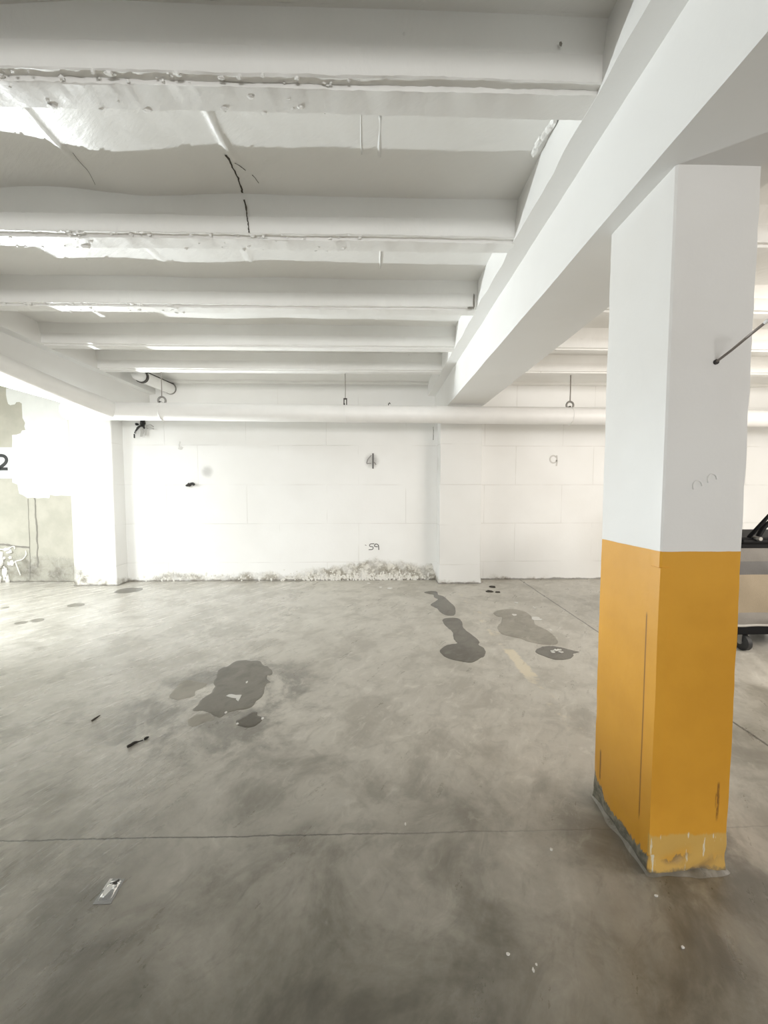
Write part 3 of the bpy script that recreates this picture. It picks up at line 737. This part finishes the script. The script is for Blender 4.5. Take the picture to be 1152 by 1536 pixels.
hanger(px_x(855), JB + 0.01, 0.007, 'ring', 'pipe hanger on a long rod seen between the pilaster and the yellow pillar')
# short broken hook on the pipe
x = px_x(585); zt = pz(x) + PRAD
h = empty('pipe_clip', (x, PY, zt)); tag(h, 'small bent metal clip sitting alone on top of the white pipe', 'clip')
g = MB(); g.tube([(x - 0.02, PY, zt - 0.006), (x - 0.018, PY, zt + 0.022), (x - 0.006, PY, zt + 0.034), (x + 0.004, PY, zt + 0.018)], 0.006, 6); g.build('hook', M['darksteel'], h)
g = MB(); g.box((x + 0.004, PY - 0.02, zt - 0.03), (x + 0.018, PY + 0.01, zt + 0.016)); g.build('tab', M['plasticw'], h)

# stub pipe out of the wall under the slab
sx = at_y(256, 580, WB).x; z1 = at_y(256, 578, WB).z - 0.03
s0 = at_y(206, 562, 5.12); s1 = Vector((sx, WB + 0.02, z1 - 0.02))
d = (s1 - s0).normalized()
ST = empty('stub_pipe', s1 - Vector((0, 0.02, 0.09))); tag(ST, 'short capped white stub pipe coming out of the back wall under the ceiling', 'pipe')
g = MB(); g.tube([s0 + d * 0.10, s1], 0.078, 24); sharp(g.build('pipe_body', M['pipe'], ST), 50)
g = MB(); g.tube([s0 + d * 0.075, s0 + d * 0.115], 0.085, 24); sharp(g.build('collar', M['darksteel'], ST), 50)
g = MB(); g.tube([s0 - d * 0.06, s0 - d * 0.045, s0 - d * 0.01, s0 + d * 0.08], [0.02, 0.05, 0.068, 0.072], 24); sharp(g.build('end_cap', M['plasticw'], ST), 60)
g = MB(); up = Vector((0.6, 0, 0.8)); g.tube([s0 + d * 0.12 + up * 0.081, s0.lerp(s1, 0.55) + up * 0.081, s1 - d * 0.03 + up * 0.081], 0.008, 6); g.build('cable', M['darksteel'], ST)  # dark strip along the top of the stub pipe
g = MB(); g.tube([s1 - d * 0.045, s1 - d * 0.02], 0.086, 24); sharp(g.build('wall_flange', M['steel'], ST), 50)

# ------------------------------------------------------------------ fittings on the wall
c = W(212, 643)
TC = empty('torn_cables', (c.x, WB, c.z)); tag(TC, 'tangle of torn dark cable ends and pale strips on the wall below the pipe', 'cable')
rnd = random.Random(3)
def T(x, y, off): return W(180 + x / 9.6, 530 + y / 9.6, off)
g = MB()
g.blob(T(325, 1010, 0.02), 0.035, (1, 0.7, 1.5), 1, 0.6); g.blob(T(240, 1020, 0.02), 0.022, (1.2, 0.6, 0.9), 4, 0.6)
g.tube(catmull([T(330, 1030, .03), T(265, 1065, .06), T(235, 1105, .07), T(215, 1150, .06)], 5, False), [0.016] * 8 + [0.012] * 8, 7)
g.tube([T(205, 1160, .06), T(208, 1220, .05)], 0.010, 7)
g.tube([T(345, 960, .01), T(340, 1060, .05), T(355, 1080, .05)], 0.016, 7)
g.build('dark_cable', M['rubber'], TC, smooth=True)
g = MB()
for pts, wd in (([(290, 1060), (310, 1120), (305, 1200)], .030), ([(330, 1085), (340, 1130), (310, 1195)], .022), ([(370, 1030), (375, 1110), (370, 1185)], .020), ([(375, 1080), (430, 1075), (490, 1090)], .018), ([(380, 1040), (440, 1030), (485, 1060)], .014), ([(270, 1075), (240, 1120), (225, 1160)], .014)):
    pp = catmull([T(px_, py_, 0.05 + 0.02 * i) for i, (px_, py_) in enumerate(pts)], 4, False)
    stroke(g, pp, wd, (0.1, -1, 0.15), 0.003)
g.build('pale_strip', M['strip'], TC)
c = W(285, 727)
KN = empty('wall_knob', (c.x, WB, c.z)); tag(KN, 'small black spout like knob on the bare white wall', 'knob')
g = MB(); g.tube([W(284, 727, 0), W(284, 727, .035)], 0.030, 14); g.build('mounting_base', M['darksteel'], KN)
g = MB(); g.tube(catmull([W(286, 726, .03), W(289, 725.5, .05), W(291, 727, .06)], 4, False), 0.020, 10); g.build('spout', M['rubber'], KN, smooth=True)
g = MB(); g.blob(W(281, 728, .03), 0.025, (1.1, 0.8, 0.7), 2, 0.4); g.build('nut', M['rubber'], KN, smooth=True)
g = MB(); g.box(tuple(W(285.5, 724.8, .036) - Vector((0.014, 0.004, 0.006))), tuple(W(285.5, 724.8, .036) + Vector((0.014, 0.004, 0.006)))); g.build('lever', M['plasticw'], KN)

# ------------------------------------------------------------------ canvas covered cart behind the pillar
CY0, CY1, CX0, CX1 = 3.18, 3.85, 3.10, 4.05
zq = lambda y: at_y(1135, y, CY0).z
CART = empty('utility_cart', ((CX0 + CX1) / 2, (CY0 + CY1) / 2, 0)); tag(CART, 'canvas covered utility cart on casters standing behind the yellow pillar', 'cart')
zb, zt = zq(940), zq(822)
def cloth(u, v, z0, z1, bulge):
    per = [(CX0, CY0), (CX1, CY0), (CX1, CY1), (CX0, CY1), (CX0, CY0)]
    s = u * 4; k = min(3, int(s)); f = s - k
    x = per[k][0] * (1 - f) + per[k + 1][0] * f; y = per[k][1] * (1 - f) + per[k + 1][1] * f
    z = z0 + (z1 - z0) * v
    nx = [(0, -1), (1, 0), (0, 1), (-1, 0)][k]
    b = bulge * math.sin(math.pi * v) * math.sin(math.pi * f) ** 0.5 + 0.012 * noise.noise(Vector((x * 5, y * 5, z * 4))) + 0.006 * noise.noise(Vector((x * 14 + z * 8, y * 14, z * 6)))
    b *= min(1, f * 12, (1 - f) * 12)
    return (x + nx[0] * b, y + nx[1] * b, z)
zm1, zm2 = zq(862), zq(919)
for nm, z0, z1, mt, bl in (('canvas_band', zm1, zq(842), 'darkfab', .01), ('canvas_cover', zq(842), zt, 'greyfab', .01), ('canvas_pocket', zm2, zm1, 'beigefab', .03), ('canvas_skirt', zb + 0.02, zm2, 'greyfab', .02), ('hem', zb, zb + 0.02, 'hem', .01)):
    g = MB(); g.grid(120, 8, lambda u, v: cloth(u, v, z0, z1, bl))
    if nm == 'canvas_cover': g.add([(CX0, CY0, zt), (CX1, CY0, zt), (CX1, CY1, zt), (CX0, CY1, zt)], [(0, 1, 2, 3)])
    g.build(nm, M[mt], CART, smooth=True)
g = MB(); g.box((CX0 + 0.02, CY0 + 0.01, zq(953)), (CX1 - 0.02, CY1 - 0.01, zb + 0.005)); bevel(g.build('base_tray', M['blackmetal'], CART), 0.01)
g = MB(); g.box((CX0 + 0.01, CY0 - 0.01, zt), (CX1 - 0.01, CY1, zq(806))); g.tube([(CX0, CY0 - 0.015, zq(812)), (CX1, CY0 - 0.015, zq(812))], 0.022, 10); bevel(g.build('top_rail', M['blackmetal'], CART), 0.008)
kx = at_y(1137, 808, CY0 - 0.03); g = MB(); g.tube([kx + Vector((0, 0.03, 0)), kx + Vector((0, -0.025, 0))], [0.022, 0.016], 12); g.build('latch', M['steel'], CART)
for k, yy in enumerate((CY0, CY1 - 0.02)):
    g = MB(); o_ = Vector((0, yy - CY0, 0)); g.tube([at_y(1123, 806, CY0) + o_, at_y(1150, 777, CY0) + o_, at_y(1170, 756, CY0) + o_], 0.014, 10); g.build('handle_strut', M['blackmetal'], CART, smooth=True)
g = MB(); g.tube(catmull([at_y(1137, 806, CY0 + .02), at_y(1145, 792, CY0 + .02), at_y(1156, 783, CY0 + .02), at_y(1172, 777, CY0 + .02)], 5, False), 0.02, 10); g.build('push_handle', M['blackmetal'], CART, smooth=True)
wx = at_z(1119, 977).x
for x, y in ((wx, 3.24), (CX1 - 0.15, 3.24), (wx, 3.76), (CX1 - 0.15, 3.76)):
    g = MB(); g.tube([(x - 0.022, y, 0.072), (x - 0.018, y, 0.072), (x + 0.018, y, 0.072), (x + 0.022, y, 0.072)], [0.062, 0.072, 0.072, 0.062], 24); wv = sharp(g.build('caster', M['rubber'], CART), 40)
    g = MB(); g.box((x - 0.032, y - 0.018, 0.06), (x - 0.026, y + 0.018, zq(952))); g.box((x + 0.026, y - 0.018, 0.06), (x + 0.032, y + 0.018, zq(952))); g.box((x - 0.032, y - 0.03, zq(952) - 0.008), (x + 0.032, y + 0.03, zq(952))); g.build('fork', M['steel'], wv)
    g = MB(); g.tube([(x - 0.034, y, 0.072), (x + 0.034, y, 0.072)], 0.018, 12); g.build('hub', M['steel'], wv)

# ------------------------------------------------------------------ water on the floor
def puddle(pts, mat, label, cat='puddle', group=None, name='puddle', th=0.0022, k=5):
    pp = [at_z(*p) for p in pts]; pp = catmull(pp, k)
    pp = [p + Vector((0.006 * noise.noise(p * 22), 0.009 * noise.noise(p * 22 + Vector((5, 5, 0))), 0)) for p in pp]
    c = sum(pp, Vector()) / len(pp); c.z = 0
    n = len(pp); mb = MB()
    inner = [p + (c - p).normalized() * min(0.012, (c - p).length * 0.2) + Vector((0, 0, th)) for p in pp]
    mb.add([p + Vector((0, 0, 0.0004)) for p in pp] + inner, [(i, (i + 1) % n, n + (i + 1) % n, n + i) for i in range(n)] + [tuple(range(n, 2 * n))])
    o = mb.build(name, M[mat], None, c)
    return tag(o, label, cat, group)
P8 = lambda L: [(260 + a / 6.4, 950 + b / 6.4) for a, b in L]
P4 = lambda L: [(600 + a / 3.6, 860 + b / 3.6) for a, b in L]
P3 = lambda L: [(a / 2.504, 860 + b / 2.504) for a, b in L]
puddle(P8([(185, 745), (230, 690), (290, 615), (365, 570), (395, 510), (385, 480), (410, 425), (430, 360), (470, 330), (520, 315), (590, 270), (680, 258), (760, 265), (830, 268), (870, 310), (910, 320), (950, 365), (945, 395), (905, 400), (900, 440), (935, 470), (890, 490), (870, 560), (850, 610), (800, 650), (770, 690), (740, 715), (690, 730), (640, 735), (560, 755), (500, 775), (450, 808), (400, 795), (350, 760), (270, 745)]),
       'water', 'largest grey puddle on the open floor with a white flake in it')
puddle(P8([(600, 850), (640, 815), (700, 790), (760, 755), (805, 755), (810, 790), (850, 810), (840, 850), (790, 890), (720, 905), (650, 900), (610, 880)]), 'wet', 'small round wet spot just below the largest puddle')
puddle(P8([(-40, 610), (0, 555), (60, 480), (120, 450), (190, 450), (260, 465), (325, 492), (270, 530), (210, 560), (200, 605), (120, 625), (40, 640)]), 'damp', 'drying damp patch beside the largest puddle', 'damp patch', name='damp_patch', th=0.0012)
puddle(P8([(140, 840), (200, 790), (270, 775), (340, 775), (392, 812), (370, 840), (300, 850), (220, 890), (160, 890)]), 'damp', 'faint damp smear along the lower edge of the largest puddle', 'damp patch', name='damp_patch', th=0.0012)
puddle(P4([(130, 102), (165, 95), (200, 100), (205, 115), (235, 125), (270, 155), (295, 180), (300, 210), (290, 228), (255, 228), (220, 212), (200, 190), (165, 172), (185, 155), (205, 140), (185, 130), (180, 115), (150, 110)]), 'wet', 'hook shaped wet patch nearest the pilaster', k=4)
puddle(P4([(230, 250), (260, 240), (310, 242), (335, 262), (340, 290), (365, 315), (405, 345), (428, 370), (425, 388), (455, 405), (460, 440), (430, 462), (390, 482), (350, 480), (300, 470), (250, 455), (218, 430), (220, 410), (250, 390), (310, 380), (290, 355), (285, 320), (260, 295), (240, 275)]), 'wet', 'boot shaped dark puddle with a wide rounded end', k=4)
puddle(P4([(505, 212), (540, 198), (600, 192), (650, 200), (690, 215), (720, 245), (730, 275), (770, 295), (800, 310), (830, 335), (855, 370), (840, 385), (790, 385), (740, 380), (690, 368), (640, 350), (580, 338), (545, 325), (525, 290), (545, 265), (550, 235), (520, 230)]), 'damp', 'broad drying puddle scattered with white flakes near the yellow stripe', k=4)
puddle(P4([(730, 420), (760, 400), (810, 392), (870, 400), (930, 415), (970, 425), (940, 435), (930, 455), (880, 468), (830, 465), (770, 445), (740, 432)]), 'wet', 'small oval puddle with a white clump in it beside the pillar', k=4)
puddle(P3([(428, 70), (450, 60), (490, 54), (530, 55), (535, 62), (510, 70), (470, 75), (440, 75)]), 'wet', 'oval wet spot at the foot of the pilaster under the pipe elbow')
puddle(P3([(250, 122), (280, 113), (315, 113), (315, 120), (290, 125), (260, 126)]), 'damp2', 'small damp oval on the bright floor next to the pilaster wet spot')
puddle(P3([(52, 188), (80, 180), (105, 180), (90, 190), (60, 192)]), 'damp2', 'damp oval on the brightest floor, the one of a pair farther from the pilaster')
puddle(P3([(110, 178), (135, 170), (165, 170), (160, 178), (130, 184)]), 'damp2', 'damp oval on the brightest floor, the one of a pair closer to the pilaster')
puddle(P3([(2, 131), (15, 126), (35, 124), (30, 129), (12, 133)]), 'damp2', 'tiny damp streak on the bright floor below the bare plaster wall')

# ------------------------------------------------------------------ litter
def chip(x, y, rx, ry, label, group=None, mat='flake', seed=0, name='paint_flake', cat='paint flake', z0=0.0005, hgt=0.006):
    c = at_z(x, y); sx = rx * c.y / F_PX; sy = ry * c.y * c.y / (F_PX * EYE)
    n = 11; top, bot = [], []
    for k in range(n):
        a = 2 * math.pi * k / n; q = 1 + 0.55 * noise.noise(Vector((math.cos(a) * 1.6, math.sin(a) * 1.6, seed * 2.7)))
        p = Vector((c.x + sx * q * math.cos(a), c.y + sy * q * math.sin(a), z0))
        bot.append(p); top.append(p + Vector((0, 0, hgt * (0.5 + 0.5 * abs(noise.noise(p * 30 + Vector((0, 0, seed))))))))
    mb = MB(); mb.add(bot + top, [tuple(range(n, 2 * n)), tuple(range(n - 1, -1, -1))] + [(i, (i + 1) % n, n + (i + 1) % n, n + i) for i in range(n)])
    o = mb.build(name, M[mat], None, (c.x, c.y, 0))
    return tag(o, label, cat, group)
zf = 0.0024
fl_ = P8([(508, 606), (535, 592), (560, 590), (600, 598), (655, 596), (642, 625), (622, 657), (600, 640), (606, 628), (560, 622)])
pp = [at_z(*p) for p in fl_]; c = sum(pp, Vector()) / len(pp)
o = slab('paint_flake', [p + Vector((0, 0, zf)) for p in pp], (0, 0, 1), 0.003, M['flake'], None, (c.x, c.y, zf)); tag(o, 'torn white flake lying in the largest puddle', 'paint flake')
G = 'crumbs of white paint on the floor'
for k, (x, y, rx, ry, z, lab) in enumerate([
    (370.4, 1024, 1.6, 1.3, zf, 'white crumb in the largest puddle above the torn flake'),
    (339, 1069.5, 1.6, 1.3, zf, 'white crumb at the lower edge of the largest puddle'),
    (394, 1078, 2.2, 1.6, 0.0005, 'white crumb beside the small round wet spot, towards the pillar'),
    (356, 1086.5, 2.2, 1.3, zf, 'white crumb on the edge of the small round wet spot'),
    (771.5, 922.5, 3.6, 1.6, 0.0014, 'white flake on the wall side of the broad drying puddle'),
    (804, 928, 8, 2.6, 0.0014, 'long white flake on the edge of the broad drying puddle'),
    (774.5, 904, 2.6, 1.2, 0.0005, 'white crumb on dry floor above the broad drying puddle'),
    (801.5, 911.5, 1.8, 1.2, 0.0005, 'white crumb between the broad drying puddle and the floor joint'),
    (826, 945, 1.8, 1.0, 0.0005, 'white crumb just beyond the pillar side of the broad drying puddle'),
    (762, 1432, 2.6, 2.4, 0.0005, 'white crumb on the dark floor nearest the camera, uppermost of three'),
    (800, 1456, 2.0, 3.4, 0.0005, 'white crumb on the dark floor nearest the camera, lowest of three'),
    (804.5, 1447.5, 1.5, 2.4, 0.0005, 'white crumb on the dark floor nearest the camera, middle of three'),
    (984, 1344, 2.6, 2.0, 0.0005, 'white crumb in front of the yellow pillar foot'),
    (827, 1275, 2.2, 1.8, 0.0005, 'white crumb on plain floor short of the pillar foot'),
    (1024, 1422, 2.4, 2.0, 0.0005, 'white crumb on the dark floor below the pillar'),
    (608, 1237, 1.4, 2.0, 0.0005, 'white crumb lying on the floor joint'),
    (585, 882.5, 3.2, 1.1, 0.0005, 'white chip under the damp wall, nearest the pilaster'),
    (571, 881, 2.0, 0.9, 0.0005, 'white chip under the damp wall, middle of three'),
    (553, 875, 2.4, 0.7, 0.0005, 'white chip under the damp wall, nearest the scribble')]):
    chip(x, y, rx, ry, lab, G, seed=k, z0=z)
c = at_z(833, 977.5); mb = MB(); rnd = random.Random(4)
for k in range(9): mb.blob((c.x + rnd.uniform(-0.05, 0.05), c.y + rnd.uniform(-0.03, 0.03), 0.006), rnd.uniform(0.006, 0.016), (1.6, 1.0, 0.5), k, 0.7, 5)
tag(mb.build('plaster_clump', M['flake'], None, (c.x, c.y, 0)), 'crumbled white plaster clump in the small oval puddle', 'plaster')
for k, (x, y, rx, ry, lab) in enumerate([(739, 880.5, 5, 1.4, 'dark dry leaf beside the pilaster foot, nearest the wall'), (734, 887.5, 5.5, 1.3, 'dark dry leaf beside the pilaster foot, nearest the puddles'), (746, 888.5, 4, 1.0, 'dark dry leaf beside the pilaster foot, nearest the floor joint'), (779, 866.5, 2.0, 2.0, 'dark scrap at the wall where the floor joint starts')]):
    chip(x, y, rx, ry, lab, 'dry leaves by the pilaster', 'leaf', k + 30, 'dry_leaf', 'leaf', 0.0005, 0.012)
def twig(pts, r, label, mat='twig'):
    pp = [at_z(*p) + Vector((0, 0, r * 0.9)) for p in P3(pts)]; c = sum(pp, Vector()) / len(pp)
    pp = catmull(pp, 4, False); mb = MB(); n = len(pp)
    mb.tube(pp, [r * (0.5 + 0.7 * math.sin(math.pi * min(1, 0.15 + i / n)) + 0.4 * noise.noise(p * 40)) for i, p in enumerate(pp)], 7)
    tag(mb.build('twig', M[mat], None, (c.x, c.y, 0), smooth=True), label, 'twig')
twig([(478, 655), (492, 648), (505, 640), (520, 636), (537, 630)], 0.0065, 'black twig lying alone on the open floor')
twig([(543, 627), (550, 622), (560, 618)], 0.0065, 'short broken black twig end next to the longer one')
twig([(345, 556), (358, 547), (376, 536)], 0.005, 'thin dark sliver on the floor between the long twig and the wall', 'leaf')

# empty blister pack
cn = [at_z(120 + a / 12.8, 1300 + b / 12.8) for a, b in ((245, 725), (590, 720), (865, 235), (585, 235))]
c = sum(cn, Vector()) / 4
BP = empty('blister_pack', c); tag(BP, 'empty clear blister packet with silver backing lying on the floor', 'packet')
slab('foil_backing', [p + Vector((0, 0, 0.0005)) for p in cn], (0, 0, 1), 0.0015, M['foil'], BP)
def bq(u, v): return cn[0].lerp(cn[1], u).lerp(cn[3].lerp(cn[2], u), v)
g = MB(); g.grid(16, 24, lambda u, v: bq(0.14 + 0.72 * u, 0.12 + 0.78 * v) + Vector((0, 0, 0.0022 + 0.010 * (max(0, math.sin(math.pi * u) * math.sin(math.pi * v)) ** 0.4) + 0.0012 * noise.noise(Vector((u * 5, v * 7, 0))))))
g.build('clear_bubble', M['blister'], BP, smooth=True)
g = MB(); pts = [bq(0.42, 0.20), bq(0.44, 0.35), bq(0.47, 0.52), bq(0.50, 0.66)]
stroke(g, [p + Vector((0, 0, 0.0135)) for p in catmull(pts, 4, False)], 0.016, (0, 0, 1), 0.001, lambda t: 0.25 + math.sin(math.pi * min(1, t + .08)))
stroke(g, [bq(0.10, v) + Vector((0, 0, 0.0035)) for v in (0.52, 0.7, 0.85, 0.97)], 0.010, (0, 0, 1), 0.001)
g.build('white_streaks', M['plasticw'], BP)  # white streaks over the bubble and along one edge
g = MB(); stroke(g, [p + Vector((0, 0, 0.0125)) for p in catmull([bq(0.28, 0.66), bq(0.5, 0.71), bq(0.66, 0.74), bq(0.80, 0.82)], 4, False)], 0.008, (0, 0, 1), 0.001, lambda t: 0.3 + t)
g.build('torn_fold', M['darksteel'], BP)

# ------------------------------------------------------------------ light
def area(name, loc, target, sx, sy, power, col):
    l = bpy.data.lights.new(name, 'AREA'); l.shape = 'RECTANGLE'; l.size = sx; l.size_y = sy; l.energy = power; l.color = col
    o = bpy.data.objects.new(name, l); COL.objects.link(o); o.location = loc
    o.rotation_euler = (Vector(target) - Vector(loc)).to_track_quat('-Z', 'Y').to_euler(); return o
# daylight through the vehicle opening on the left
area('opening_daylight', (XL + 0.05, (OY0 + OY1) / 2, 1.2), (0, (OY0 + OY1) / 2, 1.2), 3.0, 2.3, 130, (0.93, 0.985, 1.0))
# sun thrown up from the street side at a low angle
sp = bpy.data.lights.new('low_sun_glint', 'SPOT'); sp.energy = 1060; sp.color = (0.93, 0.985, 1.0); sp.shadow_soft_size = 0.025; sp.spot_size = R(56); sp.spot_blend = 0.35
so = bpy.data.objects.new('low_sun_glint', sp); COL.objects.link(so); so.location = (-5.50, 5.65, 0.97)
so.rotation_euler = (Vector((-1.3, 2.55, 2.95)) - so.location).to_track_quat('-Z', 'Y').to_euler()
# daylight through the low entrance behind the camera, and the warm lamp of the right bay
area('entrance_daylight', (0, YN + 0.4, 1.0), (0, 0, 1.2), 6.0, 1.6, 720, (1.0, 0.985, 0.965))
area('side_bay_fill', (-5.9, 2.0, 2.75), (-5.9, 2.0, 0.0), 1.2, 1.2, 265, (0.93, 0.98, 1.0))  # added unseen fill that brightens the floor on the left
area('bay_lamp', (5.4, 1.2, 1.95), (3.4, 5.9, 1.3), 2.6, 1.4, 102, (1.0, 0.925, 0.84))
wd = bpy.data.worlds.new('sky'); SC.world = wd; wd.use_nodes = True
wd.node_tree.nodes['Background'].inputs[0].default_value = (0.9, 0.96, 1.0, 1); wd.node_tree.nodes['Background'].inputs[1].default_value = 1.0

SC.view_settings.view_transform = 'Standard'; SC.view_settings.look = 'None'; SC.view_settings.gamma = 1.0
SC.view_settings.use_curve_mapping = False; SC.view_settings.exposure = 0.36
SC.cycles.use_denoising = True
SC.cycles.max_bounces = 10; SC.cycles.diffuse_bounces = 6
SC.cycles.sample_clamp_indirect = 8.0
